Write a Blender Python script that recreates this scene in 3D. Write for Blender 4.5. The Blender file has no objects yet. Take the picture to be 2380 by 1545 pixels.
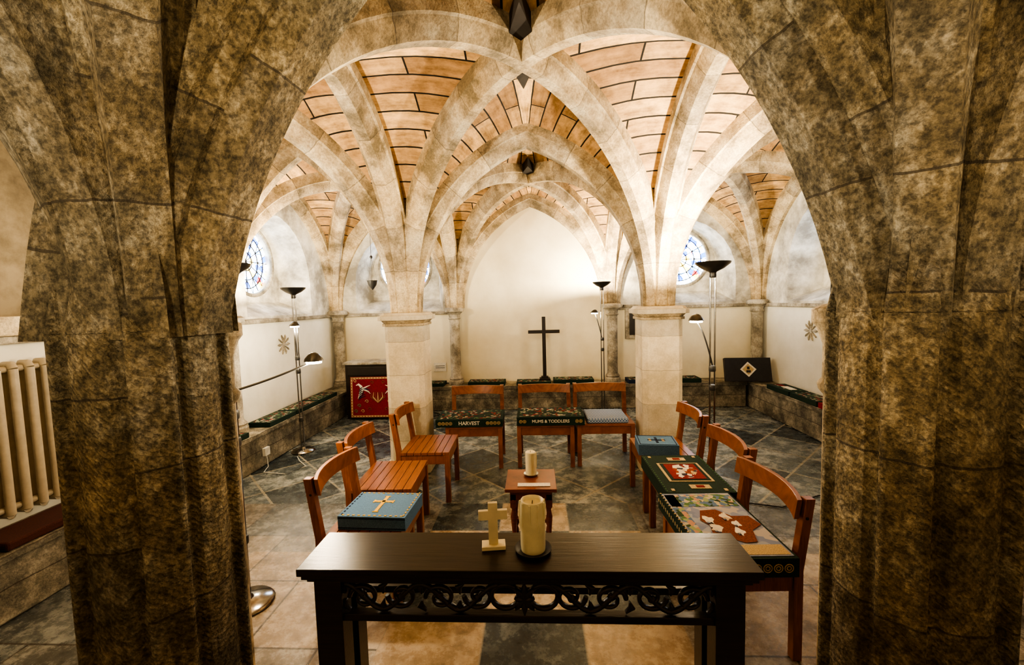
import bpy, bmesh, math, random
from mathutils import Vector, Matrix
from math import pi, sin, cos, sqrt, radians
random.seed(7)
S = bpy.context.scene
COL = S.collection

# ------------------------------------------------------------------ materials
def new_mat(name):
    m = bpy.data.materials.new(name); m.use_nodes = True
    nt = m.node_tree; nt.nodes.clear()
    out = nt.nodes.new('ShaderNodeOutputMaterial')
    b = nt.nodes.new('ShaderNodeBsdfPrincipled')
    nt.links.new(b.outputs[0], out.inputs[0])
    return m, nt, b
def node(nt, t, **kw):
    n = nt.nodes.new(t)
    for k, v in kw.items():
        if k in n.inputs: n.inputs[k].default_value = v
        else: setattr(n, k, v)
    return n
def ramp(nt, fac, stops):
    r = nt.nodes.new('ShaderNodeValToRGB')
    e = r.color_ramp.elements
    while len(e) < len(stops): e.new(0.5)
    for i, (p, c) in enumerate(stops):
        e[i].position = p; e[i].color = (*c, 1)
    nt.links.new(fac, r.inputs[0]); return r.outputs[0]
def mix(nt, fac, a, b, mode='MIX'):
    n = nt.nodes.new('ShaderNodeMix'); n.data_type = 'RGBA'; n.blend_type = mode
    for sock, v in ((n.inputs[0], fac), (n.inputs[6], a), (n.inputs[7], b)):
        if isinstance(v, (int, float)): sock.default_value = v
        elif isinstance(v, tuple): sock.default_value = (*v, 1)
        else: nt.links.new(v, sock)
    return n.outputs[2]
def math_n(nt, op, a, b=0.0):
    n = nt.nodes.new('ShaderNodeMath'); n.operation = op
    for i, v in ((0, a), (1, b)):
        if isinstance(v, (int, float)): n.inputs[i].default_value = v
        else: nt.links.new(v, n.inputs[i])
    return n.outputs[0]
def noise(nt, vec, scale, detail=6, rough=.6):
    n = node(nt, 'ShaderNodeTexNoise', Scale=scale, Detail=detail, Roughness=rough)
    nt.links.new(vec, n.inputs['Vector']); return n.outputs[0]
def pos(nt):
    return nt.nodes.new('ShaderNodeNewGeometry').outputs['Position']
def bump(nt, b, h, s=.3, d=.02):
    n = node(nt, 'ShaderNodeBump', Strength=s, Distance=d)
    nt.links.new(h, n.inputs['Height']); nt.links.new(n.outputs[0], b.inputs['Normal'])
def wnoise(nt, v):
    wn = nt.nodes.new('ShaderNodeTexWhiteNoise'); wn.noise_dimensions = '1D'; nt.links.new(v, wn.inputs['W']); return wn.outputs['Value']

def stone(name, dark, mid, light, scale=4, bs=.5, fine=.5, joint=None, jcol=(.05, .04, .03), uvjoint=None, speck=70, tool=0, vert=0, grey=0, uvs=.5, wide=(.38, .61), stagger=0):
    m, nt, b = new_mat(name); p = pos(nt)
    n1 = noise(nt, p, scale, 10, .72)
    if vert:
        mp = nt.nodes.new('ShaderNodeMapping'); mp.inputs['Scale'].default_value = (1, 1, .6); nt.links.new(p, mp.inputs[0])
        nv = noise(nt, mp.outputs[0], scale * 3.6, 10, .78)
        n1 = mix(nt, vert, n1, nv)
    c = ramp(nt, n1, [(wide[0], dark), (.5, mid), (wide[1], light)])
    if grey:   # large patches of greyer weathering
        g = ramp(nt, noise(nt, p, 1.6, 4, .6), [(.42, (0, 0, 0)), (.58, (1, 1, 1))])
        c = mix(nt, math_n(nt, 'MULTIPLY', g, grey), c, mix(nt, 1.0, c, (.84, .93, 1.12), 'MULTIPLY'))
    n2 = noise(nt, p, speck, 3, .7)
    c2 = ramp(nt, n2, [(.36, (.40, .40, .40)), (.62, (1.35, 1.32, 1.25))])
    c = mix(nt, fine, c, c2, 'MULTIPLY')
    h = mix(nt, .4, n1, n2)
    if tool:
        mp = nt.nodes.new('ShaderNodeMapping'); mp.inputs['Rotation'].default_value = (0, radians(40), 0); nt.links.new(p, mp.inputs[0])
        wv = node(nt, 'ShaderNodeTexWave', Scale=24, Distortion=5.0, Detail=4); wv.inputs['Detail Scale'].default_value = 3
        nt.links.new(mp.outputs[0], wv.inputs[0])
        c = mix(nt, tool, c, ramp(nt, wv.outputs['Fac'], [(.2, (.65, .65, .65)), (.8, (1.15, 1.15, 1.15))]), 'MULTIPLY')
        h = mix(nt, .15, h, wv.outputs['Fac'])
    if joint:
        sx = nt.nodes.new('ShaderNodeSeparateXYZ'); nt.links.new(p, sx.inputs[0])
        z = math_n(nt, 'ADD', sx.outputs[2], joint[1])
        z = math_n(nt, 'ADD', z, math_n(nt, 'MULTIPLY', math_n(nt, 'SUBTRACT', noise(nt, p, 9, 3, .6), .5), .02))
        if stagger:
            st = wnoise(nt, math_n(nt, 'FLOOR', math_n(nt, 'DIVIDE', math_n(nt, 'ADD', sx.outputs[0], .055), .14)))
            z = math_n(nt, 'ADD', z, math_n(nt, 'MULTIPLY', math_n(nt, 'GREATER_THAN', st, .5), stagger))
        q = math_n(nt, 'DIVIDE', z, joint[0])
        f = math_n(nt, 'LESS_THAN', math_n(nt, 'FRACT', q), joint[2] / joint[0])
        c = mix(nt, .7, c, ramp(nt, wnoise(nt, math_n(nt, 'FLOOR', q)), [(0, (.72, .72, .74)), (1, (1.18, 1.15, 1.08))]), 'MULTIPLY')
        c = mix(nt, math_n(nt, 'MULTIPLY', f, .75), c, jcol)
    if uvjoint:
        uv = nt.nodes.new('ShaderNodeUVMap'); sx = nt.nodes.new('ShaderNodeSeparateXYZ'); nt.links.new(uv.outputs[0], sx.inputs[0])
        vv = math_n(nt, 'ADD', sx.outputs[1], math_n(nt, 'MULTIPLY', noise(nt, p, 8, 3, .6), .02))
        if stagger:
            vv = math_n(nt, 'ADD', vv, math_n(nt, 'MULTIPLY', wnoise(nt, math_n(nt, 'FLOOR', math_n(nt, 'DIVIDE', sx.outputs[0], .501))), stagger * 2))
        q = math_n(nt, 'DIVIDE', vv, uvjoint)
        f = math_n(nt, 'LESS_THAN', math_n(nt, 'FRACT', q), .016)
        c = mix(nt, .7, c, ramp(nt, wnoise(nt, math_n(nt, 'FLOOR', q)), [(0, (.70, .70, .72)), (1, (1.2, 1.17, 1.1))]), 'MULTIPLY')
        c = mix(nt, math_n(nt, 'MULTIPLY', f, uvs), c, jcol)
    nt.links.new(c, b.inputs['Base Color']); b.inputs['Roughness'].default_value = .85
    bump(nt, b, h, bs, .03)
    return m

def plain(name, col, rough=.5, metal=0, var=.15, scale=20, emis=0):
    m, nt, b = new_mat(name); p = pos(nt)
    n1 = noise(nt, p, scale, 5, .6)
    lo = tuple(max(0, v * (1 - var)) for v in col); hi = tuple(v * (1 + var) for v in col)
    c = ramp(nt, n1, [(.35, lo), (.65, hi)])
    nt.links.new(c, b.inputs['Base Color'])
    b.inputs['Roughness'].default_value = rough; b.inputs['Metallic'].default_value = metal
    if emis:
        b.inputs['Emission Color'].default_value = (*col, 1); b.inputs['Emission Strength'].default_value = emis
    return m

def wood(name, a, bcol, rough=.4, sc=(3, 3, 30)):
    m, nt, b = new_mat(name)
    tc = nt.nodes.new('ShaderNodeTexCoord'); mp = nt.nodes.new('ShaderNodeMapping')
    nt.links.new(tc.outputs['Object'], mp.inputs[0]); mp.inputs['Scale'].default_value = sc
    n1 = noise(nt, mp.outputs[0], 3, 8, .65)
    c = ramp(nt, n1, [(.3, a), (.7, bcol)])
    nt.links.new(c, b.inputs['Base Color']); b.inputs['Roughness'].default_value = rough
    bump(nt, b, n1, .1, .01)
    return m

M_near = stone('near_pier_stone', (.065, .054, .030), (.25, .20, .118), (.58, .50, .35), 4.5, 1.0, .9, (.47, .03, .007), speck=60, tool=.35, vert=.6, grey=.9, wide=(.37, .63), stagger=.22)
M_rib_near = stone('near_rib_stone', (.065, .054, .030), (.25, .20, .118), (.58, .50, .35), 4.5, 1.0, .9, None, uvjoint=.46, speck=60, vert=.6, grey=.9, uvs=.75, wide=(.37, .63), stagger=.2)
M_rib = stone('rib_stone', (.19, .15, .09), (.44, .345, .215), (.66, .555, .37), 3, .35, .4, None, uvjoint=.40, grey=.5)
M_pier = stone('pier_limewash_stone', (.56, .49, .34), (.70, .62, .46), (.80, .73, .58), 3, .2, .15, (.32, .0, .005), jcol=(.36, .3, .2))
M_grey = stone('grey_stone', (.15, .135, .105), (.32, .29, .23), (.52, .48, .40), 4, .4, .35)
M_bench = stone('bench_stone', (.09, .085, .07), (.22, .205, .165), (.42, .39, .32), 4, .5, .5, (.18, 0, .008))

def wall_mat(name, axis_central=False):
    m, nt, b = new_mat(name); p = pos(nt)
    n1 = noise(nt, p, 2.5, 8, .6)
    pl = ramp(nt, n1, [(.3, (.74, .67, .48) if axis_central else (.74, .72, .63)), (.65, (.85, .79, .61) if axis_central else (.86, .85, .78))])
    st = ramp(nt, noise(nt, p, 3, 9, .65), [(.36, (.26, .24, .20)), (.5, (.50, .475, .41)), (.64, (.74, .72, .66))])
    sx = nt.nodes.new('ShaderNodeSeparateXYZ'); nt.links.new(p, sx.inputs[0])
    f = math_n(nt, 'GREATER_THAN', sx.outputs[2], 1.5)
    if axis_central:
        ax = math_n(nt, 'ABSOLUTE', sx.outputs[0])
        f = math_n(nt, 'MULTIPLY', f, math_n(nt, 'GREATER_THAN', ax, 1.22))
    else:   # bare unwashed stone in the bays nearest the entrance
        st = mix(nt, math_n(nt, 'LESS_THAN', sx.outputs[1], 4.2), st, mix(nt, 1.0, st, (.26, .215, .15), 'MULTIPLY'))
    c = mix(nt, f, pl, st)
    nt.links.new(c, b.inputs['Base Color']); b.inputs['Roughness'].default_value = .9
    bump(nt, b, n1, .25, .03)
    return m
M_wall = wall_mat('wall_plaster_and_stone'); M_wallb = wall_mat('back_wall_plaster_and_stone', True)

M_web, nt, b = new_mat('vault_web_coursed_stone')
uv = nt.nodes.new('ShaderNodeUVMap')
br = node(nt, 'ShaderNodeTexBrick', Scale=1.0)
br.inputs['Brick Width'].default_value = .85; br.inputs['Row Height'].default_value = .155
br.inputs['Mortar Size'].default_value = .007; br.inputs['Mortar Smooth'].default_value = .1
br.inputs['Color1'].default_value = (.66, .47, .25, 1); br.inputs['Color2'].default_value = (.27, .165, .085, 1)
br.inputs['Mortar'].default_value = (.008, .007, .006, 1); br.inputs['Bias'].default_value = -.05
nt.links.new(uv.outputs[0], br.inputs['Vector'])
sx = nt.nodes.new('ShaderNodeSeparateXYZ'); nt.links.new(uv.outputs[0], sx.inputs[0])
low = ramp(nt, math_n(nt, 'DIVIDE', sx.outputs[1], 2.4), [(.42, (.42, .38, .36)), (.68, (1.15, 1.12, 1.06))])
row = wnoise(nt, math_n(nt, 'FLOOR', math_n(nt, 'DIVIDE', sx.outputs[1], .155)))
rowc = ramp(nt, row, [(.0, (.62, .58, .54)), (1, (1.2, 1.18, 1.12))])
n1 = noise(nt, pos(nt), 5, 9, .72)
mp = nt.nodes.new('ShaderNodeMapping'); mp.inputs['Scale'].default_value = (1.6, 7, 1); nt.links.new(uv.outputs[0], mp.inputs[0])
n2 = noise(nt, mp.outputs[0], 2, 7, .7)
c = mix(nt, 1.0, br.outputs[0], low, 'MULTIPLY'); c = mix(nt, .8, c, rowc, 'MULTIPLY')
c = mix(nt, .9, c, ramp(nt, mix(nt, .5, n1, n2), [(.40, (.42, .37, .34)), (.60, (1.38, 1.34, 1.26))]), 'MULTIPLY')
nt.links.new(c, b.inputs['Base Color']); b.inputs['Roughness'].default_value = .85
bump(nt, b, n1, .3, .02)

# floor
M_floor, nt, b = new_mat('slate_and_limestone_paving')
p = pos(nt)
def mapped(rot, loc, sc):
    mp = nt.nodes.new('ShaderNodeMapping'); mp.inputs['Location'].default_value = loc
    mp.inputs['Rotation'].default_value = (0, 0, rot); mp.inputs['Scale'].default_value = sc
    nt.links.new(p, mp.inputs[0]); return mp.outputs[0]
def bricks(vec, w, h, off, m):
    bk = node(nt, 'ShaderNodeTexBrick', Scale=1.0); bk.offset = off
    bk.inputs['Brick Width'].default_value = w; bk.inputs['Row Height'].default_value = h
    bk.inputs['Mortar Size'].default_value = m; bk.inputs['Color1'].default_value = (0, 0, 0, 1); bk.inputs['Color2'].default_value = (1, 1, 1, 1)
    bk.inputs['Mortar'].default_value = (.5, .5, .5, 1)
    nt.links.new(vec, bk.inputs['Vector']); return bk.outputs['Color'], bk.outputs['Fac']
va = mapped(0, (.5, -1.68 / .43 + 4, .5), (1 / .5, 1 / .43, .01))
ck = node(nt, 'ShaderNodeTexChecker', Scale=1.0); nt.links.new(va, ck.inputs[0])
_, j1 = bricks(va, 1, 1, 0, .012)
r2, j2 = bricks(mapped(radians(45), (.1, .2, .5), (1, 1, 1)), .52, .52, 0, .010)
r3, j3 = bricks(mapped(0, (.3, .1, 0), (1, 1, 1)), .74, .5, .5, .006)
sx = nt.nodes.new('ShaderNodeSeparateXYZ'); nt.links.new(p, sx.inputs[0])
far = math_n(nt, 'GREATER_THAN', sx.outputs[1], 3.39)
mid = math_n(nt, 'LESS_THAN', math_n(nt, 'ABSOLUTE', sx.outputs[0]), .75)
nb = noise(nt, p, 1.7, 9, .7); nf = noise(nt, p, 9, 10, .8)
nmix = mix(nt, .55, nb, nf)
slate = ramp(nt, nmix, [(.40, (.014, .020, .024)), (.52, (.050, .066, .074)), (.62, (.24, .27, .27))])
lime = ramp(nt, nmix, [(.38, (.16, .12, .075)), (.5, (.40, .315, .22)), (.62, (.64, .56, .45))])
grey = ramp(nt, nmix, [(.38, (.030, .042, .048)), (.49, (.11, .135, .145)), (.60, (.42, .45, .44))])
A_ = mix(nt, ck.outputs['Fac'], slate, lime)
D_ = mix(nt, math_n(nt, 'GREATER_THAN', r2, .4), slate, grey)
E1 = mix(nt, r3, mix(nt, .4, slate, grey), mix(nt, .5, grey, lime))
E2 = mix(nt, r3, mix(nt, .5, grey, lime), lime)
E_ = mix(nt, math_n(nt, 'MULTIPLY', math_n(nt, 'LESS_THAN', sx.outputs[1], 2.7), math_n(nt, 'LESS_THAN', math_n(nt, 'ABSOLUTE', sx.outputs[0]), 1.9)), E1, E2)
D_ = mix(nt, math_n(nt, 'MULTIPLY', j2, .7), D_, (.40, .37, .29))
A_ = mix(nt, math_n(nt, 'MULTIPLY', j1, .6), A_, (.3, .27, .22))
E_ = mix(nt, math_n(nt, 'MULTIPLY', j3, .8), E_, (.05, .045, .04))
c = mix(nt, mid, E_, A_)
c = mix(nt, far, c, D_)
nt.links.new(c, b.inputs['Base Color'])
nt.links.new(ramp(nt, nf, [(.3, (.12, .12, .12)), (.7, (.42, .42, .42))]), b.inputs['Roughness'])
bump(nt, b, nf, .25, .012)

M_chair = wood('orange_beech', (.15, .048, .017), (.37, .130, .042), .33, (3, 30, 3))
M_dark = wood('dark_oak', (.008, .006, .005), (.032, .021, .014), .28, (2, 30, 30))
M_mah = wood('mahogany', (.12, .034, .014), (.26, .075, .034), .35)
M_black = plain('black_wood', (.018, .013, .011), .4)
M_chrome = plain('chrome', (.32, .31, .30), .18, 1, .05)
M_steel = plain('dark_steel', (.10, .10, .10), .3, .8, .05)
M_cream = plain('cream_wax', (.78, .72, .50), .45, 0, .06)
M_cross = plain('pale_sycamore', (.72, .64, .45), .5, 0, .08)
M_white = plain('white_cloth', (.72, .69, .60), .8, 0, .15, 90)
M_rad = plain('cream_radiator_paint', (.50, .44, .33), .4, 0, .08)
M_green = plain('green_needlepoint', (.010, .030, .020), .95, 0, .6, 200)
M_blue = plain('blue_needlepoint', (.09, .18, .31), .95, 0, .3, 200)
M_navy = plain('navy_needlepoint', (.015, .028, .065), .95, 0, .4, 200)
M_red = plain('red_needlepoint', (.20, .012, .02), .9, 0, .4, 150)
M_yel = plain('gold_needlepoint', (.75, .45, .06), .9, 0, .2, 200)
M_brown = plain('brown_needlepoint', (.20, .06, .028), .95, 0, .4, 200)
M_maroon = plain('maroon_needlepoint', (.06, .016, .012), .95, 0, .4, 200)
M_tan = plain('tan_needlepoint', (.48, .37, .21), .95, 0, .3, 200)
M_olive = plain('leaf_needlepoint', (.09, .20, .09), .95, 0, .5, 120)
M_lead = plain('lead', (.03, .03, .035), .5, .4)
M_glow = plain('lamp_glow', (1, .82, .55), .5, 0, 0, 20, 20)
M_boss = plain('dark_boss', (.030, .025, .022), .8)
M_plug = plain('cable_white', (.7, .7, .66), .5)
def mosaic(name, cols, scale):
    m, nt, b = new_mat(name)
    v = node(nt, 'ShaderNodeTexVoronoi', Scale=scale); nt.links.new(pos(nt), v.inputs['Vector'])
    sx = nt.nodes.new('ShaderNodeSeparateColor'); nt.links.new(v.outputs['Color'], sx.inputs[0])
    c = ramp(nt, sx.outputs[0], [(i / len(cols), q) for i, q in enumerate(cols)])
    [n for n in nt.nodes if n.type == 'VALTORGB'][0].color_ramp.interpolation = 'CONSTANT'
    nt.links.new(c, b.inputs['Base Color']); b.inputs['Roughness'].default_value = .95
    return m
M_meadow = mosaic('meadow_needlepoint', [(.10, .2, .08), (.30, .36, .2), (.5, .46, .35), (.12, .2, .35), (.04, .08, .04), (.5, .3, .22)], 45)
M_sky = mosaic('sky_needlepoint', [(.26, .30, .44), (.34, .38, .48), (.22, .27, .42), (.45, .43, .44)], 26)
M_fig = mosaic('figured_needlepoint', [(.70, .66, .56), (.20, .012, .02), (.55, .42, .3), (.26, .06, .03), (.66, .62, .52), (.03, .03, .05)], 32)
M_leafy = mosaic('leafy_needlepoint', [(.010, .030, .020), (.010, .030, .020), (.02, .05, .03), (.08, .15, .07), (.010, .03, .02), (.38, .34, .26), (.012, .035, .022), (.20, .03, .03)], 38)
M_zig, nt, b = new_mat('woven_check')
ck = node(nt, 'ShaderNodeTexChecker', Scale=70); nt.links.new(pos(nt), ck.inputs[0])
ck.inputs[1].default_value = (.05, .12, .30, 1); ck.inputs[2].default_value = (.45, .52, .60, 1)
nt.links.new(ck.outputs[0], b.inputs['Base Color']); b.inputs['Roughness'].default_value = .95
def glass_mat():
    m, nt, b = new_mat('stained_glass')
    tc = nt.nodes.new('ShaderNodeTexCoord')
    v = node(nt, 'ShaderNodeTexVoronoi', Scale=14); nt.links.new(tc.outputs['Object'], v.inputs['Vector'])
    sx = nt.nodes.new('ShaderNodeSeparateColor'); nt.links.new(v.outputs['Color'], sx.inputs[0])
    c = ramp(nt, sx.outputs[0], [(0, (.62, .82, 1)), (.25, (.85, .93, 1)), (.42, (.02, .07, .35)), (.55, (.18, .42, .8)), (.68, (.9, .95, 1)), (.80, (.35, .01, .01)), (.90, (.6, .42, .04))])
    r = [n for n in nt.nodes if n.type == 'VALTORGB'][0]; r.color_ramp.interpolation = 'CONSTANT'
    nt.links.new(c, b.inputs['Emission Color']); nt.links.new(c, b.inputs['Base Color'])
    b.inputs['Emission Strength'].default_value = 7
    return m
M_glass = glass_mat()

# ------------------------------------------------------------------ builder
class B:
    def __init__(s): s.v = []; s.f = []; s.m = []; s.mats = []; s.uv = {}
    def mi(s, mat):
        if mat not in s.mats: s.mats.append(mat)
        return s.mats.index(mat)
    def add(s, vs, fs, mat, T=None):
        o = len(s.v)
        for v in vs:
            v = Vector(v)
            if T is not None: v = T @ v
            s.v.append(v)
        k = s.mi(mat)
        for f in fs: s.f.append([i + o for i in f]); s.m.append(k)
    def box(s, c, d, mat, T=None, R=None):
        x, y, z = (q / 2 for q in d)
        vs = [Vector((a * x, b_ * y, e * z)) for a in (-1, 1) for b_ in (-1, 1) for e in (-1, 1)]
        if R is not None: vs = [R @ v for v in vs]
        vs = [v + Vector(c) for v in vs]
        s.add(vs, [(0, 1, 3, 2), (4, 6, 7, 5), (0, 4, 5, 1), (2, 3, 7, 6), (0, 2, 6, 4), (1, 5, 7, 3)], mat, T)
    def lathe(s, prof, c, mat, n=20, T=None, axis='z'):
        vs = []; fs = []
        for r, z in prof:
            for i in range(n):
                a = 2 * pi * i / n
                p = (r * cos(a), r * sin(a), z) if axis == 'z' else ((r * cos(a), z, r * sin(a)) if axis == 'y' else (z, r * cos(a), r * sin(a)))
                vs.append(Vector(p) + Vector(c))
        for j in range(len(prof) - 1):
            for i in range(n):
                k = (i + 1) % n
                fs.append((j * n + i, j * n + k, (j + 1) * n + k, (j + 1) * n + i))
        fs.append(tuple(range(n))[::-1]); fs.append(tuple((len(prof) - 1) * n + i for i in range(n)))
        s.add(vs, fs, mat, T)
    def tube(s, pts, r, mat, n=8, T=None, flat=None):
        pts = [Vector(p) for p in pts]; vs = []; fs = []
        for i, p in enumerate(pts):
            t = (pts[min(i + 1, len(pts) - 1)] - pts[max(i - 1, 0)]).normalized()
            up = Vector((0, 1, 0)) if abs(t.y) < .9 else Vector((1, 0, 0))
            a = t.cross(up).normalized(); b_ = t.cross(a).normalized()
            rr = r[i] if isinstance(r, (list, tuple)) else r
            for k in range(n):
                an = 2 * pi * k / n
                vs.append(p + a * rr * cos(an) + b_ * (flat or rr) * sin(an))
        for i in range(len(pts) - 1):
            for k in range(n):
                q = (k + 1) % n
                fs.append((i * n + k, i * n + q, (i + 1) * n + q, (i + 1) * n + k))
        fs.append(tuple(range(n))[::-1]); fs.append(tuple((len(pts) - 1) * n + k for k in range(n)))
        s.add(vs, fs, mat, T)
    def prism(s, poly, z0, z1, mat, T=None, s1=1.0, c=(0, 0)):
        n = len(poly)
        vs = [(x, y, z0) for x, y in poly] + [(c[0] + (x - c[0]) * s1, c[1] + (y - c[1]) * s1, z1) for x, y in poly]
        fs = [tuple(range(n))[::-1], tuple(range(n, 2 * n))] + [(i, (i + 1) % n, n + (i + 1) % n, n + i) for i in range(n)]
        s.add(vs, fs, mat, T)
    def done(s, name, smooth=None, bevel=0, parent=None, T=None):
        me = bpy.data.meshes.new(name)
        me.from_pydata([tuple(v) for v in s.v], [], s.f)
        for m in s.mats: me.materials.append(m)
        for i, p_ in enumerate(me.polygons): p_.material_index = s.m[i]
        bm = bmesh.new(); bm.from_mesh(me); bmesh.ops.recalc_face_normals(bm, faces=bm.faces); bm.to_mesh(me); bm.free()
        if smooth:
            for p_ in me.polygons: p_.use_smooth = True
            me.set_sharp_from_angle(angle=radians(smooth))
        o = bpy.data.objects.new(name, me); COL.objects.link(o)
        if T is not None: o.matrix_world = T
        if parent: o.parent = parent
        if bevel:
            md = o.modifiers.new('b', 'BEVEL'); md.width = bevel; md.segments = 2; md.limit_method = 'ANGLE'; md.angle_limit = radians(40)
        return o
def oct_poly(cx, cy, w, ch):
    return [(cx - w + ch, cy - w), (cx + w - ch, cy - w), (cx + w, cy - w + ch), (cx + w, cy + w - ch), (cx + w - ch, cy + w), (cx - w + ch, cy + w), (cx - w, cy + w - ch), (cx - w, cy - w + ch)]
def TR(x, y, z, a=0): return Matrix.Translation((x, y, z)) @ Matrix.Rotation(a, 4, 'Z')

# ------------------------------------------------------------------ geometry constants
XS = [-3.2, -1.22, 1.22, 3.5]
YS = [-1.45, 1.38, 4.2, 6.8]
ZS, RISE, WEBUP = 1.56, 1.53, .17

fb_ = B(); fb_.box((.15, 2.6, -.05), (7.9, 9.6, .1), M_floor); fb_.done('floor')

def arch_poly(hw, zb, zs, zt):
    pts = [(-hw, zb), (hw, zb), (hw, zs)]
    a = hw; r = zt - zs; R = (a * a + r * r) / (2 * a)
    for i in range(1, 8):
        z = r * sin(i / 7 * pi / 2); x = R - sqrt(max(R * R - z * z, 0)); pts.append((hw - x, zs + z))
    for i in range(6, -1, -1):
        z = r * sin(i / 7 * pi / 2); x = R - sqrt(max(R * R - z * z, 0)); pts.append((-hw + x, zs + z))
    return pts
WIN_N = [0]
WR = .43
def make_wall(name, box_c, box_d, mat, wins):
    w = B(); w.box(box_c, box_d, mat); wo = w.done(name)
    for T in wins:       # T: local +Y goes outwards through the wall
        c = B()
        pf = arch_poly(.74, 1.50, 1.95, 2.82); pb = arch_poly(.56, 1.72, 2.1, 2.77); n = len(pf)
        vs = [(x, -.1, z) for x, z in pf] + [(x, .38, z) for x, z in pb]
        fs = [tuple(range(n)), tuple(range(n, 2 * n))[::-1]] + [(i, n + i, n + (i + 1) % n, (i + 1) % n) for i in range(n)]
        c.add(vs, fs, mat, T); c1 = c.done('cut')
        c = B(); c.lathe([(WR, .2), (WR, .8)], (0, 0, 2.25), mat, 40, T, 'y'); c2 = c.done('cut2')
        for cc in (c1, c2):
            md = wo.modifiers.new('bool', 'BOOLEAN'); md.operation = 'DIFFERENCE'; md.object = cc; md.solver = 'EXACT'
            bpy.context.view_layer.objects.active = wo
            bpy.ops.object.modifier_apply(modifier=md.name)
            bpy.data.objects.remove(cc)
        WIN_N[0] += 1
        g = B(); zc = 2.25
        g.lathe([(WR + .005, .47), (WR + .005, .49)], (0, 0, zc), M_glass, 40, None, 'y')
        for rr in (.12, .24, .35):
            g.tube([(rr * cos(i * pi / 16), .462, zc + rr * sin(i * pi / 16)) for i in range(33)], .007, M_lead, 6)
        for i in range(12):
            a = i * pi / 6; g.tube([(.0, .462, zc), (WR * cos(a), .462, zc + WR * sin(a))], .006, M_lead, 6)
        for i in range(12):
            a0 = i * pi / 6; a1 = a0 + pi / 6; am = (a0 + a1) / 2
            g.tube([(.24 * cos(a0), .462, zc + .24 * sin(a0)), (WR * cos(am), .462, zc + WR * sin(am)), (.24 * cos(a1), .462, zc + .24 * sin(a1))], .005, M_lead, 5)
        g.tube([((WR + .01) * cos(i * pi / 20), .39, zc + (WR + .01) * sin(i * pi / 20)) for i in range(41)], .028, M_grey, 8)
        g.done('window_%d' % WIN_N[0], 40, T=T)
    return wo
RL = lambda y: TR(XS[0], y, 0, pi / 2)
RR = lambda y: TR(XS[3], y, 0, -pi / 2)
RB = lambda x: TR(x, YS[3], 0, 0)
make_wall('wall_left', (XS[0] - .3, 2.6, 1.9), (.6, 9.6, 3.9), M_wall, [RL(5.40)])
make_wall('wall_right', (XS[3] + .3, 2.6, 1.9), (.6, 9.6, 3.9), M_wall, [RR(5.40)])
make_wall('wall_back', (.15, YS[3] + .3, 1.9), (6.7, .6, 3.9), M_wallb, [RB(-2.12), RB(2.42)])
w = B(); w.box((.15, -1.75, 1.9), (6.7, .3, 3.9), M_wall); w.done('wall_front')
w = B()
w.box((XS[0] + .02, 2.6, 1.49), (.06, 8.4, .05), M_grey)
w.box((XS[0] + .03, 1.5, 1.575), (.10, 5.2, .12), M_rib)
w.box((XS[3] - .02, 2.6, 1.49), (.06, 8.4, .05), M_grey)
w.box((-2.2, YS[3] - .02, 1.49), (1.9, .06, .05), M_grey); w.box((2.4, YS[3] - .02, 1.49), (2.1, .06, .05), M_grey)
w.done('trim_1', bevel=.01)

w = B()
H = .37
def bench(c, d):
    w.box((c[0], c[1], H / 2 - .02), (d[0] - .03, d[1] - .03, H - .04), M_bench); w.box((c[0], c[1], H - .025), (d[0], d[1], .05), M_bench)
bench((-2.995, 2.65), (.4, 8.18)); bench((3.315, 2.65), (.36, 8.18)); bench((.15, 6.59), (5.95, .4))
w.done('stone_bench', bevel=.012)

# ------------------------------------------------------------------ vault
def curve(a, r, s):
    if r >= a * .999:
        z = r * sin(s * pi / 2); R = (a * a + r * r) / (2 * a); x = R - sqrt(max(R * R - z * z, 0)); return x, z, (x - R) / R, z / R
    th = s * pi / 2; n = Vector((-cos(th) / a, sin(th) / r)).normalized(); return a * (1 - cos(th)), r * sin(th), n.x, n.y
PROF = [(-.100, .25), (-.100, .105), (-.085, .095), (-.072, .055), (-.040, .0), (.040, .0), (.072, .055), (.085, .095), (.100, .105), (.100, .25)]
PROFN = [(-.150, .36), (-.150, .13), (-.125, .125), (-.115, .10), (-.105, .085), (-.085, .082), (-.075, .06), (-.06, .0), (.06, .0), (.075, .06), (.085, .082), (.105, .085), (.115, .10), (.125, .125), (.150, .13), (.150, .36)]
def rib(bld, A, C, mat, uvs, prof, k, s0, N=24, bulge=0):
    A = Vector((*A, 0)); C = Vector((*C, 0)); u = (C - A); L = u.length; u.normalize(); side = Vector((-u.y, u.x, 0))
    a = L - s0; o = len(bld.v); mi = bld.mi(mat); n = len(prof); arc = 0; prev = None; vcoord = []
    for j in range(N + 1):
        x, z, nx, nz = curve(a, RISE, j / N)
        P = A + u * (s0 + x) + Vector((0, 0, ZS + z))
        if j == N: nv = Vector((0, 0, 1 / max(nz, .5)))
        else: nv = u * nx + Vector((0, 0, nz))
        P = P - nv * bulge * sin(pi * min(1, (j / N) * 1.0)) ** .8
        if prev is not None: arc += (P - prev).length
        prev = P
        for h, d in prof: bld.v.append(P + side * h * k + nv * (d if d < .3 else d + bulge))
        vcoord.append(arc)
    for j in range(N):
        for i in range(n - 1):
            bld.f.append([o + j * n + i, o + j * n + i + 1, o + (j + 1) * n + i + 1, o + (j + 1) * n + i]); bld.m.append(mi)
            uvs.append([(i * .1 + .001, vcoord[j]), (i * .1 + .099, vcoord[j]), (i * .1 + .099, vcoord[j + 1]), (i * .1 + .001, vcoord[j + 1])])
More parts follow.
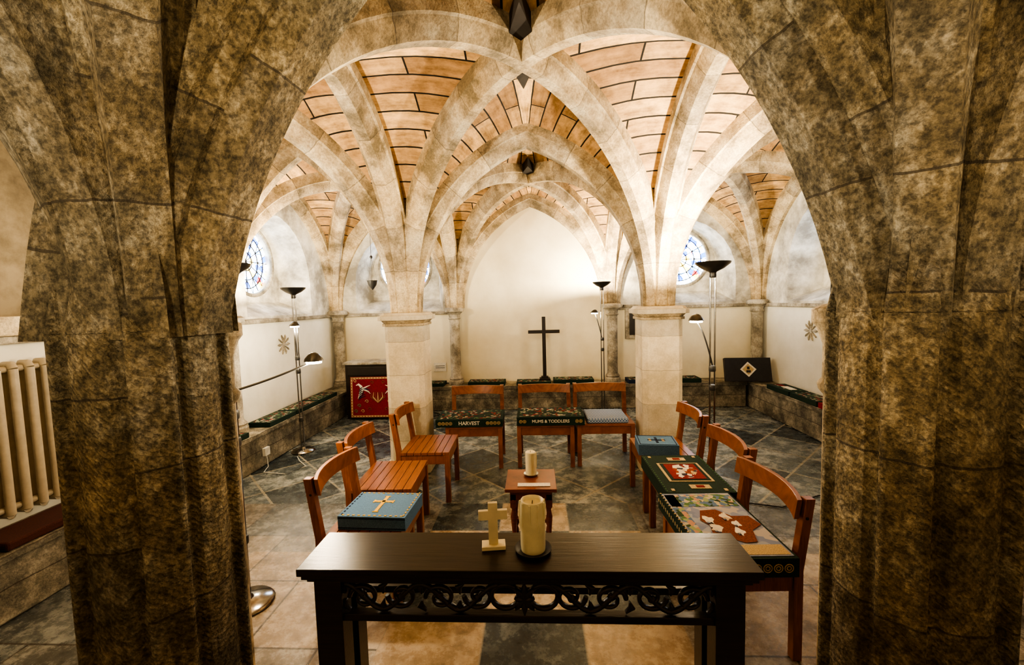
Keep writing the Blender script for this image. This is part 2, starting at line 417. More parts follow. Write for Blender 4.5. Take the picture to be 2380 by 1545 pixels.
def done_uv(bld, uvs, name, smooth, parent=None):
    me = bpy.data.meshes.new(name); me.from_pydata([tuple(v) for v in bld.v], [], bld.f)
    for m in bld.mats: me.materials.append(m)
    l = me.uv_layers.new(name='UVMap'); k = 0
    for p_, q in zip(me.polygons, uvs):
        p_.material_index = bld.m[p_.index]; p_.use_smooth = True
        for c in q: l.data[k].uv = c; k += 1
    me.set_sharp_from_angle(angle=radians(smooth))
    o = bpy.data.objects.new(name, me); COL.objects.link(o)
    if parent: o.parent = parent
    return o
wb = B(); uvs = []; mi = wb.mi(M_web); NS, NT = 26, 6
def webhalf(A, Mp, C):
    A = Vector((*A, 0)); Mp = Vector((*Mp, 0)); C = Vector((*C, 0)); r = RISE + WEBUP
    o = len(wb.v); arc = 0; prev = None; rows = []
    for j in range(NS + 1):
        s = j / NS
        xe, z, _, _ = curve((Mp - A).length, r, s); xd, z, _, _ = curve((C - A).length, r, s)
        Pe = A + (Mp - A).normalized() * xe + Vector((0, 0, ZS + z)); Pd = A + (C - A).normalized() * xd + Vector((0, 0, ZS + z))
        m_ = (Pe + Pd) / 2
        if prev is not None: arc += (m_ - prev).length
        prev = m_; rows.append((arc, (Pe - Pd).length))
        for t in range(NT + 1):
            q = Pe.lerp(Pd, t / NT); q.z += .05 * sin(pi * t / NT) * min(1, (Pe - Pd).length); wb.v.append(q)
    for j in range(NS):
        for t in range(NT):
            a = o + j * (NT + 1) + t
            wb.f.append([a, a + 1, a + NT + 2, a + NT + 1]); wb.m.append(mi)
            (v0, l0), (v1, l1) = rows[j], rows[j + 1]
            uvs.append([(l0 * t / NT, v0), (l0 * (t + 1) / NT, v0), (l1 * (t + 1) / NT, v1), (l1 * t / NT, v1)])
for i in range(3):
    for j in range(3):
        x0, x1, y0, y1 = XS[i], XS[i + 1], YS[j], YS[j + 1]; C = ((x0 + x1) / 2, (y0 + y1) / 2)
        for A in ((x0, y0), (x0, y1), (x1, y0), (x1, y1)):
            webhalf(A, (C[0], A[1]), C); webhalf(A, (A[0], C[1]), C)
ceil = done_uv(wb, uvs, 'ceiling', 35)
rbn = B(); uvn = []; rbf = B(); uvf = []
def R_(A, C, k=1.0):
    near = (A[1] < 1.5 and C[1] <= 1.5)
    if near:
        nave = abs(A[1] - 1.38) < .01 and abs(C[1] - 1.38) < .01 and abs(C[0]) < .5
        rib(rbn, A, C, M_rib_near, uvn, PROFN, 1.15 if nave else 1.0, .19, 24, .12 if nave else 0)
    else: rib(rbf, A, C, M_rib, uvf, PROF, k, .15)
for j, y in enumerate(YS):
    for i in range(3):
        mx = (XS[i] + XS[i + 1]) / 2
        R_((XS[i], y), (mx, y), 1.1); R_((XS[i + 1], y), (mx, y), 1.1)
for i, x in enumerate(XS):
    for j in range(3):
        my = (YS[j] + YS[j + 1]) / 2
        R_((x, YS[j]), (x, my), 1.1); R_((x, YS[j + 1]), (x, my), 1.1)
for i in range(3):
    for j in range(3):
        C = ((XS[i] + XS[i + 1]) / 2, (YS[j] + YS[j + 1]) / 2)
        for A in ((XS[i], YS[j]), (XS[i], YS[j + 1]), (XS[i + 1], YS[j]), (XS[i + 1], YS[j + 1])): R_(A, C)
done_uv(rbf, uvf, 'vault_ribs', 25, ceil); done_uv(rbn, uvn, 'near_vault_ribs', 25, ceil)
w = B()
for j in range(3):
    for i in range(3):
        cx, cy = (XS[i] + XS[i + 1]) / 2, (YS[j] + YS[j + 1]) / 2; z = ZS + RISE + WEBUP - .035
        w.prism([(cx, cy - .46), (cx + .12, cy), (cx, cy + .46), (cx - .12, cy)], z - .05, z + .05, M_boss)
w.done('vault_lozenges', parent=ceil)

# ------------------------------------------------------------------ piers
def pier(x, y, near):
    m = M_near if near else M_pier
    w = B(); hw = .185
    if near:
        sg = 1 if x < 0 else -1
        if x < 0: x -= .05
        pts = []
        for q in range(4):
            a = q * pi / 2
            loc = [(-.13, -hw - .01), (-.115, -hw - .012), (-.10, -hw + .012), (-.075, -hw + .012), (-.06, -hw - .012), (-.03, -hw - .022), (.03, -hw - .022), (.06, -hw - .012), (.075, -hw + .012), (.10, -hw + .012), (.115, -hw - .012), (.13, -hw - .01), (hw - .02, -.155)]
            for px, py in loc: pts.append((x + px * cos(a) - py * sin(a), y + px * sin(a) + py * cos(a)))
        w.prism(pts, 0, ZS + .02, m)
        w.prism(pts, ZS + .02, ZS + .22, m, None, .84, (x, y))
        w.prism(oct_poly(x, y, .215, .06), 0, .12, m); w.prism(oct_poly(x, y, .215, .06), .12, .16, m, None, .93, (x, y))
        w.lathe([(.06, 0), (.06, .08), (.045, .1), (.045, 1.28), (.06, 1.30), (.065, 1.32), (.05, 1.34), (.05, 1.46), (.07, 1.52), (.085, 1.54), (.085, 1.585), (.05, 1.60)], (x + sg * .115, y + .175, 0), M_rib, 16)
    else:
        w.prism(oct_poly(x, y, hw, .045), 0, 1.47, m)
        w.prism(oct_poly(x, y, hw + .03, .05), 0, .10, m)
        for (a, z0, z1, s1) in ((hw + .018, 1.435, 1.46, 1), (hw + .005, 1.46, 1.49, 1.12), (hw + .05, 1.49, 1.535, 1), (hw + .035, 1.535, 1.56, .9)):
            w.prism(oct_poly(x, y, a, .05), z0, z1, M_rib if z1 < 1.5 else M_pier, None, s1, (x, y))
    w.done('stone_pillar', 30, .004)
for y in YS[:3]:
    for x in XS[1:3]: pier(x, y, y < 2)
def respond(x, y, n=14):
    w = B()
    w.lathe([(.12, .371), (.12, .42), (.10, .44), (.11, .46), (.085, .49), (.08, .5), (.08, 1.38), (.1, 1.40), (.085, 1.42), (.09, 1.46), (.13, 1.5), (.15, 1.505), (.15, 1.55), (.12, 1.57)], (x, y, 0), M_grey, 16)
    w.done('wall_shaft', 35)
for x in (-3.08, -1.22, 1.22, 3.38): respond(x, 6.67)
for y in (1.38, 4.2): respond(-3.07, y); respond(3.37, y)

# ------------------------------------------------------------------ chairs
def chair(x, y, a, W=.52, D=.44):
    T = TR(x, y, 0, a); w = B(); m = M_chair; t = .04
    for sx in (-1, 1):
        w.box((sx * (W / 2 - t / 2), -D / 2 + t / 2, .20), (t, t, .40), m)
        xx = sx * (W / 2 - t / 2)
        vs = []
        for z, yo in ((0, .0), (.42, .0), (.745, .045)):
            for dx, dy in ((-t / 2, -t / 2), (t / 2, -t / 2), (t / 2, t / 2), (-t / 2, t / 2)):
                vs.append((xx + dx, D / 2 - t / 2 + dy + yo, z))
        fs = [(0, 1, 2, 3), (8, 9, 10, 11)] + [(r * 4 + i, r * 4 + (i + 1) % 4, r * 4 + 4 + (i + 1) % 4, r * 4 + 4 + i) for r in (0, 1) for i in range(4)]
        w.add(vs, fs, m)
        w.box((xx, 0, .36), (.022, D - .08, .075), m)
        w.lathe([(.008, -.001), (.008, .003)], (xx + sx * .02, D / 2 + .01, .66), M_black, 8, None, 'x')
    w.box((0, -D / 2 + .02, .36), (W - .08, .022, .075), m); w.box((0, D / 2 - .02, .36), (W - .08, .022, .075), m)
    ns = 7
    for i in range(ns):
        d = (D - .03) / ns
        w.box((0, -D / 2 + .0 + d * (i + .5), .412), (W, d - .004, .024), m)
    N = 12; vs = []
    for i in range(N + 1):
        u = -1 + 2 * i / N; xx = u * (W / 2 - .005); yo = D / 2 - .045 + .060 * (1 - u * u)
        for z, dy in ((.655, 0), (.742, .014)):
            vs.append((xx, yo + dy, z)); vs.append((xx, yo + dy + .022, z))
    fs = []
    for i in range(N):
        o = i * 4; q = o + 4
        fs += [(o, q, q + 2, o + 2), (o + 1, o + 3, q + 3, q + 1), (o + 2, q + 2, q + 3, o + 3), (o, o + 1, q + 1, q)]
    fs += [(0, 2, 3, 1), (N * 4, N * 4 + 1, N * 4 + 3, N * 4 + 2)]
    w.add(vs, fs, m)
    return w.done('wooden_chair', 40, .004, T=T)
chair(-.59, 4.34, .02, .56); chair(.12, 4.36, 0, .56); chair(.71, 4.38, 0, .56)
chair(-.92, 2.38, pi / 2); chair(-1.03, 2.97, pi / 2 + .04); chair(-.91, 3.64, pi / 2 + .02, .48)
chair(.97, 2.14, -pi / 2 + .03, .54); chair(1.05, 2.78, -pi / 2, .54); chair(1.06, 3.48, -pi / 2, .5)

# ------------------------------------------------------------------ kneelers
def txt(s, loc, size, mat, parent, rot=(pi / 2, 0, 0)):
    c = bpy.data.curves.new('lettering', 'FONT'); c.body = s; c.size = size; c.align_x = 'CENTER'; c.align_y = 'CENTER'; c.extrude = .001; c.offset = .0008
    c.materials.append(mat)
    o = bpy.data.objects.new('lettering', c); COL.objects.link(o); o.location = loc; o.rotation_euler = rot; o.parent = parent
def kneeler(x, y, z, W, D, Hh, a, base, deco=None, side=None, tilt=None):
    T = TR(x, y, z, a)
    if tilt: T = T @ tilt
    w = B(); w.box((0, 0, Hh / 2), (W, D, Hh), base)
    t = Hh + .0015
    def blob(px, py, r, tz, mat, ph=0, sxy=(1.2, .8)):
        w.add([(px + r * (1 + .3 * sin(q * 2.1 + ph)) * cos(q * pi / 6) * sxy[0], py + r * (1 + .28 * cos(q * 1.7 + ph)) * sin(q * pi / 6) * sxy[1], tz) for q in range(12)], [tuple(range(12))], mat)
    if deco == 'cross':
        w.box((0, 0, t), (.020, D * .62, .003), M_yel); w.box((0, D * .1, t), (D * .38, .020, .003), M_yel)
        for sx in (-1, 1):
            w.box((sx * D * .19, D * .1, t), (.008, .034, .003), M_yel); w.box((0, sx * D * .31, t), (.034, .008, .003), M_yel)
        for sgn in (-1, 1):
            for i in range(int(W / .03)):
                w.box((-W / 2 + .025 + i * .03, sgn * (D / 2 - .015), t), (.014, .008, .003), M_yel)
            w.box((0, sgn * (D / 2 + .0005), Hh * .86), (W, .002, .008), M_navy); w.box((0, sgn * (D / 2 + .0005), Hh * .14), (W, .002, .006), M_navy)
        for i in range(int(D / .03)):
            w.box((W / 2 - .015, -D / 2 + .025 + i * .03, t), (.008, .014, .003), M_yel)
            w.box((-W / 2 + .015, -D / 2 + .025 + i * .03, t), (.008, .014, .003), M_navy)
    if deco == 'dcross':
        w.box((0, 0, t), (.02, D * .55, .003), M_navy); w.box((0, 0, t), (W * .45, .02, .003), M_navy)
        for sx in (-1, 1): w.box((sx * .05, .0, t), (.02, .06, .003), M_tan)
        for sx in (-1, 1): w.box((0, sx * D * .45, t), (W * .94, .006, .003), M_navy); w.box((sx * W * .45, 0, t), (.006, D * .9, .003), M_navy)
    if deco == 'panel':
        w.box((0, 0, t), (W * .50, D * .68, .003), M_tan); w.box((0, 0, t + .002), (W * .46, D * .60, .003), M_green); w.box((0, 0, t + .004), (W * .40, D * .50, .003), M_red)
        blob(0, 0, .075, t + .0061, M_fig, .5, (1.25, .95))
        for i, (px, py, r) in enumerate(((-.08, .04, .022), (.03, .05, .022), (.08, -.045, .02))):
            blob(px, py, r, t + .0066, (M_white, M_tan, M_white)[i], i)
        for sx in (-1, 1): w.box((sx * W * .37, .02, t), (W * .09, D * .30, .003), M_tan); w.box((sx * W * .37, .02, t + .002), (W * .05, D * .12, .003), M_red)
        for q in ((-.44, -.38), (.44, .38), (-.44, .38), (.44, -.38)): w.box((W * q[0], D * q[1], t), (.03, .02, .003), M_tan)
        for i in range(20):
            for sy in (-1, 1): w.box((-W / 2 + .02 + i * (W - .04) / 19, sy * (D / 2 - .010), t), (.012, .006, .003), M_olive)
    if deco == 'scene':
        w.box((0, 0, t), (W * .95, D * .94, .002), M_sky)
        w.box((-W * .34, 0, t + .001), (W * .22, D * .90, .003), M_meadow)
        w.box((0, -D * .38, t + .001), (W * .9, D * .14, .003), M_meadow)
        w.box((W * .40, D * .05, t + .001), (W * .12, D * .80, .003), M_tan)
        blob(.05, .03, .125, t + .0046, M_brown, .3, (1.15, 1.05))
        for i, (ox, oy, r) in enumerate(((.0, -.05, .032), (.075, -.045, .036), (.11, .05, .028), (-.03, .045, .032), (.04, .07, .024))):
            blob(ox, oy, r, t + .0055, M_white if i % 2 == 0 else M_fig, i)
            w.box((ox + r * .9, oy - .012, t + .006), (.014, .014, .003), M_black)
        for i in range(22): w.box((-W / 2 + .012 + i * (W - .024) / 21, -D / 2 + .010, t + .002), (.010, .010, .003), M_tan)
        for i in range(22): w.box((-W / 2 + .012 + i * (W - .024) / 21, -D / 2 - .0005, Hh * .6), (.012, .002, .02), M_tan)
    if deco == 'leaf':
        w.box((0, 0, t), (W * .92, D * .84, .002), M_leafy)
    if deco == 'white':
        w.box((0, 0, t), (W * .8, D * .6, .002), M_leafy); w.box((-W * .1, 0, t + .002), (W * .42, D * .36, .002), M_white); w.box((W * .28, 0, t + .002), (W * .2, D * .3, .003), M_red)
    if deco == 'diamond':
        w.prism([(-.11, 0), (0, -.11), (.11, 0), (0, .11)], t - .002, t + .003, M_white); w.prism([(-.08, 0), (0, -.08), (.08, 0), (0, .08)], t, t + .005, M_tan)
        w.box((0, -.03, t + .005), (.06, .035, .004), M_lead); w.box((0, .02, t + .005), (.035, .04, .004), M_lead)
    sides = side or ''
    def ring(cx, r, yy):
        w.tube([(cx + r * cos(i * pi / 6), yy, Hh / 2 + r * sin(i * pi / 6)) for i in range(13)], .0028, M_tan, 4)
    if 'key' in sides:
        for sx in (-1, 1):
            for i in range(4 if 'HARV' in sides else 2):
                cx = sx * (W * .44 - i * .036)
                for k in (.015, .006): ring(cx, k, -D / 2 - .001)
    o = w.done('kneeler', None, .012, T=T)
    if sides.startswith('text:'):
        txt(sides.split(':')[1], (0, -D / 2 - .002, Hh / 2), float(sides.split(':')[2]), M_white, o)
    return o
SE = .426
kneeler(-.63, 4.29, SE, .66, .38, .075, .02, M_green, 'leaf', 'text:HARVEST:.050:key')
kneeler(.17, 4.31, SE, .66, .38, .085, 0, M_green, 'leaf', 'text:MUMS & TODDLERS:.041:key')
kneeler(.73, 4.36, SE, .40, .38, .05, 0, M_zig)
kneeler(-.86, 2.35, SE, .38, .30, .075, -.05, M_blue, 'cross')
kneeler(.98, 3.40, SE, .30, .24, .085, -.1, M_blue, 'dcross')
kneeler(.98, 2.76, SE, .60, .40, .085, -pi / 2, M_green, 'panel')
kr = kneeler(.94, 2.14, SE, .64, .40, .085, -pi / 2 + .03, M_green, 'scene')
w = B()
for i in range(8):
    for r in (.018, .009):
        w.tube([(-.16 + i * .045 + r * cos(q * pi / 6), 0, r * sin(q * pi / 6)) for q in range(13)], .0025, M_tan, 4)
w.done('ring_border', parent=kr, T=None).matrix_local = Matrix.Translation((.322, 0, .042)) @ Matrix.Rotation(pi / 2, 4, 'Z')
for i, (x, W_, h_) in enumerate([(-1.63, .5, .05), (-.72, .56, .06), (.0, .52, .05), (.60, .60, .075), (1.66, .5, .055), (2.22, .5, .06)]):
    kneeler(x, 6.55, H + .001, W_, .27, h_, 0, M_navy if i == 4 else M_green, 'leaf')
for i, (y, W_) in enumerate([(1.79, .5), (2.32, .5), (2.85, .5), (3.38, .5), (3.84, .38), (4.62, .5), (5.15, .5), (5.68, .5)]):
    kneeler(-2.93, y, H + .001, W_, .24, .05, pi / 2, M_maroon if y < 3 else M_green, None if y < 3 else 'leaf')
for i, (y, W_) in enumerate([(2.8, .5), (3.33, .5), (3.82, .42), (4.62, .5), (5.15, .5), (5.68, .5)]):
    kneeler(3.27, y, H + .001, W_, .24, .06, pi / 2, M_green if i % 3 else M_red, 'white' if i % 2 else 'leaf')
kneeler(3.10, 6.36, H + .012, .62, .34, .08, -.1, M_lead, 'diamond', None, Matrix.Rotation(radians(74), 4, 'X') @ Matrix.Translation((0, .17, 0)))

# ------------------------------------------------------------------ communion table
w = B(); tx0, tx1 = -.79, .76; ty0, ty1 = 1.36, 1.60; cx = (tx0 + tx1) / 2; cy = (ty0 + ty1) / 2
w.box((cx, cy, .737), (tx1 - tx0, ty1 - ty0, .026), M_dark)
w.box((cx, cy, .715), (tx1 - tx0 - .02, ty1 - ty0 - .02, .018), M_dark); w.box((cx, cy, .700), (tx1 - tx0 - .05, ty1 - ty0 - .04, .014), M_dark)
for x in (tx0 + .095, tx1 - .095):
    for y in (ty0 + .06, ty1 - .06):
        w.box((x, y, .348), (.095, .075, .69), M_dark); w.box((x, y, .03), (.115, .09, .06), M_dark)
w.box((cx, ty0 + .05, .688), (1.3, .03, .018), M_dark); w.box((cx, ty0 + .05, .556), (1.3, .035, .026), M_dark)
w.box((cx, ty1 - .05, .556), (1.3, .02, .026), M_dark)
yy = ty0 + .05; zc = .625; X0, X1 = tx0 + .145, tx1 - .145
def vine(sgn):
    xs0 = cx + sgn * .09; xe = X1 if sgn > 0 else X0; L = abs(xe - xs0); pts = []
    for i in range(81):
        u = i / 80; pts.append((xs0 + sgn * L * u, yy, zc + .045 * cos(u * pi * 4.0)))
    w.tube(pts, .010, M_dark, 8, None, .012)
    for k in range(4):
        c = xs0 + sgn * L * (k * .25 + .125); up = 1 if k % 2 else -1
        sp = []
        for i in range(33):
            a = i / 32 * pi * 2.6; r = .046 * (1 - i / 32 * .72)
            sp.append((c + sgn * r * cos(a) * 1.15, yy, zc + up * -.004 + up * r * sin(a)))
        w.tube(sp, [.009 - .003 * i / 32 for i in range(33)], M_dark, 8, None, .011)
        w.lathe([(.001, -.012), (.012, -.006), (.016, 0), (.012, .006), (.001, .012)], (c + .004 * sgn, yy, zc + up * .004), M_dark, 10, None, 'y')
        for q in (-1, 1):
            w.tube([(c + sgn * .05, yy, zc + q * .050), (c + sgn * .072, yy, zc + q * .034), (c + sgn * .064, yy, zc + q * .012)], [.004, .013, .003], M_dark, 8, None, .010)
vine(1); vine(-1)
for sx in (-1, 1):
    w.tube([(cx + sx * .066 + .048 * cos(i * pi / 10), yy, zc + .004 + .043 * sin(i * pi / 10)) for i in range(21)], .009, M_dark, 8, None, .012)
for a, l in ((pi / 2, .055), (pi / 2 + .7, .05), (pi / 2 - .7, .05), (-pi / 2, .055), (-pi / 2 + .7, .05), (-pi / 2 - .7, .05), (.1, .034), (pi - .1, .034)):
    w.tube([(cx, yy - .008, zc), (cx + l * .5 * cos(a), yy - .01, zc + l * .5 * sin(a)), (cx + l * cos(a), yy - .006, zc + l * sin(a))], [.01, .014, .003], M_dark, 8, None, .012)
w.done('carved_communion_table', 40, .003)

w = B()
w.lathe([(.058, 0), (.064, .004), (.066, .012), (.058, .012), (.05, .006)], (0, 0, 0), M_lead, 32)
prof = [(.043, .006), (.044, .02), (.0445, .10), (.043, .17), (.041, .186), (.036, .188), (.03, .176), (.004, .172)]
w.lathe(prof, (0, 0, 0), M_cream, 28); w.tube([(0, 0, .17), (.001, 0, .184)], .0015, M_black, 6)
for i in range(9):
    a = i * .7 + .3; h = random.uniform(.05, .12); w.tube([(.043 * cos(a), .043 * sin(a), .183), (.0455 * cos(a), .0455 * sin(a), .17 - h / 2), (.0445 * cos(a), .0445 * sin(a), .17 - h)], [.004, .0035, .002], M_cream, 6)
w.done('pillar_candle', 40, T=TR(.018, 1.48, .751))
w = B()
w.box((0, 0, .007), (.085, .05, .014), M_cross); w.box((0, 0, .09), (.034, .016, .155), M_cross); w.box((0, 0, .122), (.104, .0165, .034), M_cross)
w.done('wooden_table_cross', None, .0015, T=TR(-.126, 1.50, .751, .12))

w = B(); T0 = TR(-.01, 2.81, 0)
w.box((0, 0, .44), (.33, .33, .022), M_mah); w.box((0, 0, .395), (.27, .27, .065), M_mah)
for sx in (-1, 1):
    for sy in (-1, 1):
        w.lathe([(.018, 0), (.02, .03), (.018, .05), (.013, .065), (.020, .08), (.020, .12), (.012, .14), (.017, .2), (.021, .25), (.013, .29), (.012, .3), (.021, .315), (.021, .37)], (sx * .115, sy * .115, 0), M_mah, 14)
        w.box((sx * .115, sy * .115, .1), (.036, .036, .045), M_mah); w.box((sx * .115, sy * .115, .36), (.04, .04, .09), M_mah)
    w.box((sx * .115, 0, .1), (.02, .22, .025), M_mah); w.box((0, sx * .115, .1), (.22, .02, .025), M_mah)
w.done('wooden_stool', 40, .003, T=T0)
w = B()
w.lathe([(.03, 0), (.046, .004), (.05, .014), (.046, .014), (.028, .006)], (0, 0, 0), M_chrome, 24)
w.lathe([(.036, .006), (.036, .16), (.03, .165), (.004, .158)], (0, 0, 0), M_cream, 20); w.tube([(0, 0, .155), (0, 0, .17)], .0015, M_black, 6)
w.tube([(.036, 0, .16), (.038, 0, .12), (.037, 0, .05)], [.004, .005, .003], M_cream, 6)
w.done('white_candle', 40, T=TR(-.01, 2.87, .452))
w = B(); w.box((0, 0, .0015), (.21, .05, .003), M_white); w.done('paper_card', T=TR(.01, 2.71, .452, 0))

w = B()
w.box((0, 0, .49), (.055, .04, .96), M_black); w.box((0, 0, .74), (.48, .042, .05), M_black); w.box((0, 0, .015), (.16, .14, .03), M_black); w.box((0, 0, .04), (.11, .09, .03), M_black)
w.done('standing_cross', None, .004, T=TR(.17, 6.58, H + .056))

# ------------------------------------------------------------------ floor lamps
def lamp(x, y, a, hh=1.88, arm=None, power=60, headpow=6, base_r=.12, col=(1, .83, .58)):
    T = TR(x, y, 0); w = B()
    w.lathe([(base_r, 0), (base_r + .005, .012), (base_r - .01, .028), (.03, .04), (.02, .06)], (0, 0, 0), M_chrome, 32)
    for dx in (-.018, .018):
        w.tube([(dx * cos(a), dx * sin(a), .03), (dx * cos(a), dx * sin(a), hh - .06)], .007, M_chrome, 8)
    for z in (.35, .9, 1.05, hh - .12): w.lathe([(.024, z), (.026, z + .01), (.026, z + .035), (.024, z + .045)], (0, 0, 0), M_steel, 14)
    w.lathe([(.02, hh - .09), (.03, hh - .075), (.08, hh - .05), (.125, hh - .015), (.13, hh), (.122, hh - .002), (.078, hh - .035), (.03, hh - .055)], (0, 0, 0), M_steel, 32)
    w.lathe([(.035, hh - .05), (.035, hh - .03)], (0, 0, 0), M_glow, 16)
    if arm:
        p0 = Vector((0, 0, arm[3])); p2 = Vector(arm[:3]); p1 = (p0 + p2) / 2 + Vector((0, 0, arm[4] if len(arm) > 4 else -.04))
        pts = [(p0 * (1 - t) ** 2 + p1 * 2 * t * (1 - t) + p2 * t * t) for t in [i / 10 for i in range(11)]]
        w.tube(pts, .006, M_steel, 8)
        w.lathe([(.012, .05), (.03, .04), (.05, .015), (.055, 0), (.05, 0), (.03, .022), (.01, .03)], tuple(p2), M_steel, 20)
        w.lathe([(.044, -.014), (.044, .010)], tuple(p2), M_glow, 14)
    o = w.done('floor_lamp', 40, T=T)
    L = bpy.data.lights.new('uplight', 'POINT'); L.energy = power; L.color = col; L.shadow_soft_size = .03
    lo = bpy.data.objects.new('uplight', L); COL.objects.link(lo); lo.location = (0, 0, hh + .02); lo.parent = o
    if arm and headpow:
        L = bpy.data.lights.new('reading_light', 'POINT'); L.energy = headpow; L.color = col; L.shadow_soft_size = .03
        lo = bpy.data.objects.new('reading_light', L); COL.objects.link(lo); lo.location = (arm[0], arm[1], arm[2] - .055); lo.parent = o
    return o
lamp(-2.63, 4.66, 0, 1.86, (.06, -.12, 1.44, 1.1, .0), 64, 12)
lamp(.99, 6.15, 0, 1.88, (-.12, -.1, 1.45, 1.05, .08), 75, 3)
lamp(1.42, 3.42, 0, 1.90, (-.18, -.15, 1.46, 1.1, .1), 105, 5)
lamp(-1.59, 2.2, pi / 2, 1.88, (.31, .28, 1.32, 1.2, -.02), 62, 12, .13)
lamp(-.5, -1.1, 0, 1.88, None, 60); lamp(2.3, -.6, 0, 1.88, None, 50); lamp(-2.2, -.6, 0, 1.88, None, 36)  # added lamps behind the camera, out of view, as fill for the near bay

# ------------------------------------------------------------------ cabinet with red hanging
w = B()
w.box((0, 0, .40), (.85, .34, .80), M_dark); w.box((0, -.01, .815), (.90, .38, .035), M_grey)
w.box((0, -.175, .70), (.78, .01, .12), M_black)
w.done('wooden_cabinet', None, .006, T=TR(-2.28, 6.17, 0))
w = B()
w.box((0, 0, 0), (.80, .02, .58), M_red)
for sx in (-1, 1):
    w.box((sx * .38, -.011, 0), (.022, .004, .57), M_tan); w.box((0, -.011, sx * .272), (.78, .004, .022), M_tan)
    for q in range(14): w.box((sx * .38, -.014, -.26 + q * .04), (.010, .004, .014), M_red)
    for q in range(18): w.box((-.36 + q * .0424, -.014, sx * .272), (.014, .004, .010), M_red)
    # bird: curved pale body with dark wing feathers, forked tail
    w.tube([(sx * .315, -.013, .17), (sx * .28, -.013, .185), (sx * .24, -.013, .15), (sx * .235, -.013, .10), (sx * .26, -.013, .04), (sx * .29, -.013, -.02)], [.005, .014, .02, .026, .018, .004], M_white, 10, None, .005)
    for k in range(6): w.tube([(sx * (.22 - k * .008), -.018, .15 - k * .026), (sx * (.245 + k * .002), -.018, .125 - k * .026), (sx * (.275 + k * .002), -.018, .10 - k * .028)], [.002, .008, .002], M_navy, 8, None, .004)
    for k in range(3): w.tube([(sx * .225, -.014, .12), (sx * (.16 - k * .012), -.014, .15 - k * .035), (sx * (.11), -.014, .17 - k * .06)], [.012, .008, .003], M_white if k != 1 else M_navy, 8, None, .004)
    # foliage scrolls
    for k, (ox, oz) in enumerate(((.16, -.06), (.27, -.12), (.12, -.17), (.22, -.2), (.32, -.2), (.08, .21), (.33, .23))):
        w.tube([(sx * (ox + .028 * cos(a * .7) * (1 - a / 12)), -.014, oz + .028 * sin(a * .7) * (1 - a / 12)) for a in range(10)], .0045, (M_tan, M_olive, M_brown)[k % 3], 6)
for k in range(7): w.tube([(0, -.014, -.08), (.035 * (k - 3), -.014, .0), (.03 * (k - 3), -.014, .07)], [.007, .008, .003], (M_brown, M_tan)[k % 2], 8, None, .004)
w.done('red_tapestry_banner', None, 0, T=TR(-2.22, 5.95, .335) @ Matrix.Rotation(radians(-4), 4, 'X'))

# ------------------------------------------------------------------ radiator
w = B()
for i in range(9):
    y = i * .085
    for dx in (-.03, .03): w.tube([(dx, y, 0), (dx, y, .86)], .023, M_rad, 10)
    w.tube([(-.03, y, .86), (-.02, y, .885), (.02, y, .885), (.03, y, .86)], .023, M_rad, 10); w.tube([(-.03, y, .0), (.03, y, .0)], .024, M_rad, 10)
w.tube([(0, -.03, .03), (0, .71, .03)], .02, M_rad, 10); w.tube([(0, -.03, .86), (0, .71, .86)], .02, M_rad, 10)
w.tube([(0, .7, .03), (0, .76, .03), (0, .76, -.06)], .012, M_rad, 8)
w.lathe([(.01, -.005), (.022, 0), (.022, .03), (.012, .04)], (0, .76, .04), M_rad, 12)
w.done('column_radiator', 40, T=TR(-3.12, 1.97, H + .09))

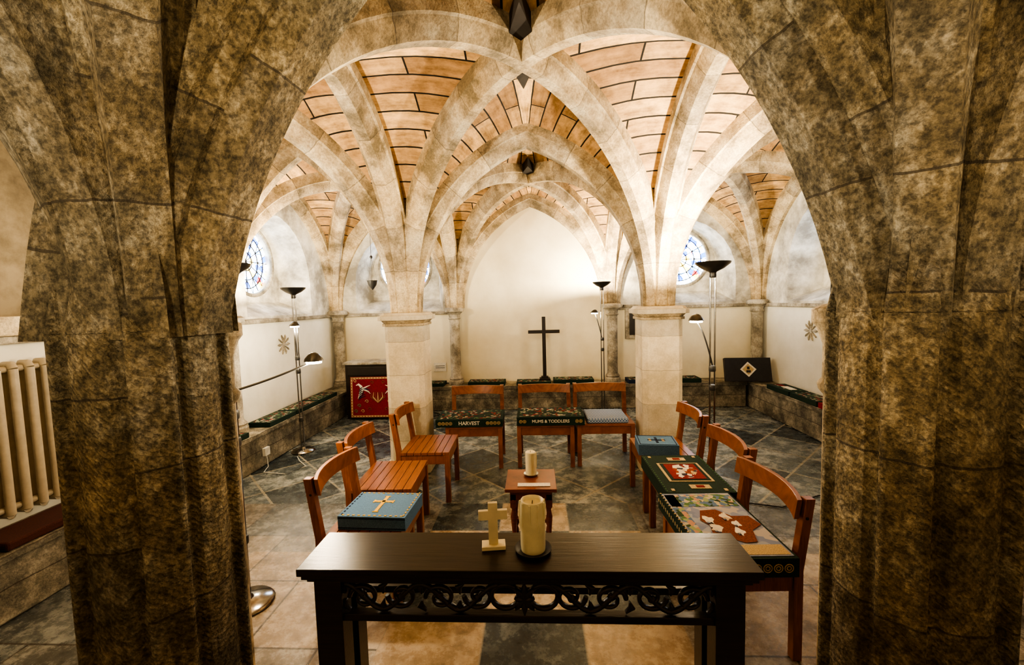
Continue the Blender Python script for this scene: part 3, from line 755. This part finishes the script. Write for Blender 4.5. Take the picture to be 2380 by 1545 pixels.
for x, y, sg in ((XS[0] + .008, 5.35, 1), (XS[3] - .008, 5.58, -1)):
    w = B()
    for i in range(10):
        a = i * pi / 5
        w.tube([(0, .03 * cos(a), .03 * sin(a)), (0, .09 * cos(a), .09 * sin(a)), (0, .13 * cos(a), .13 * sin(a))], [.006, .020, .005], M_grey, 8, None, .008)
    w.lathe([(.025, -.006), (.02, .012)], (0, 0, 0), M_grey, 12, None, 'x')
    w.done('wall_rosette', 40, T=TR(x, y, 1.17))
w = B(); w.box((1.62, 6.78, 1.27), (.36, .05, .52), M_grey); w.box((1.62, 6.765, 1.26), (.24, .05, .38), M_black); w.box((1.62, 6.77, 1.52), (.42, .07, .04), M_grey); w.done('wall_aumbry', None, .005)
w = B(); w.box((0, 0, 0), (.2, .006, .14), M_white); w.box((0, -.004, .02), (.15, .003, .008), M_lead); w.box((0, -.004, -.01), (.15, .003, .008), M_lead); w.done('paper_notice', T=TR(-1.50, 6.79, .62))
w = B()
w.tube([(0, 0, 0), (0, 0, 1.0)], .003, M_steel, 6)
for i in range(3):
    a = i * 2.1; w.tube([(0, 0, 0), (.06 * cos(a), .06 * sin(a), -.30)], .002, M_steel, 5)
w.lathe([(.004, -.42), (.02, -.40), (.05, -.36), (.065, -.31), (.07, -.30), (.06, -.30), (.045, -.34)], (0, 0, 0), M_steel, 18)
w.lathe([(.01, -.02), (.02, 0), (.01, .02)], (0, 0, 0), M_steel, 12)
w.done('hanging_sanctuary_lamp', 40, T=TR(-2.05, 5.5, 2.26))
w = B()
w.tube([(-2.6, 4.48, .008), (-2.5, 4.35, .008), (-2.35, 4.2, .008), (-2.45, 4.0, .008), (-2.7, 4.05, .008), (-2.75, 4.2, .01), (-2.76, 4.2, .15)], .005, M_plug, 6)
w.box((-2.76, 4.2, .17), (.03, .08, .08), M_plug)
w.done('power_cable', 40)
w = B(); w.tube([(1.6, 3.4, .008), (1.9, 3.3, .008), (2.3, 3.5, .008), (2.7, 3.35, .008), (3.0, 3.5, .008)], .005, M_lead, 6); w.done('lamp_cable', 40)

# ------------------------------------------------------------------ world + camera
W = bpy.data.worlds.new('World'); S.world = W; W.use_nodes = True
W.node_tree.nodes['Background'].inputs[0].default_value = (.5, .6, .8, 1); W.node_tree.nodes['Background'].inputs[1].default_value = .6
cam = bpy.data.cameras.new('Camera'); co = bpy.data.objects.new('Camera', cam); COL.objects.link(co)
cam.sensor_width = 36; cam.lens = 1000 / 2380 * 36; cam.clip_start = .02
M = Matrix.Translation((.045, 0, 1.64)) @ Matrix.Rotation(.055, 4, 'Z') @ Matrix.Rotation(pi / 2 - .072, 4, 'X') @ Matrix.Rotation(-.028, 4, 'Z')
co.matrix_world = M
S.camera = co
S.view_settings.view_transform = 'AgX'
try: S.view_settings.look = 'AgX - High Contrast'
except Exception: pass
S.view_settings.exposure = 1.3
bpy.context.view_layer.update()
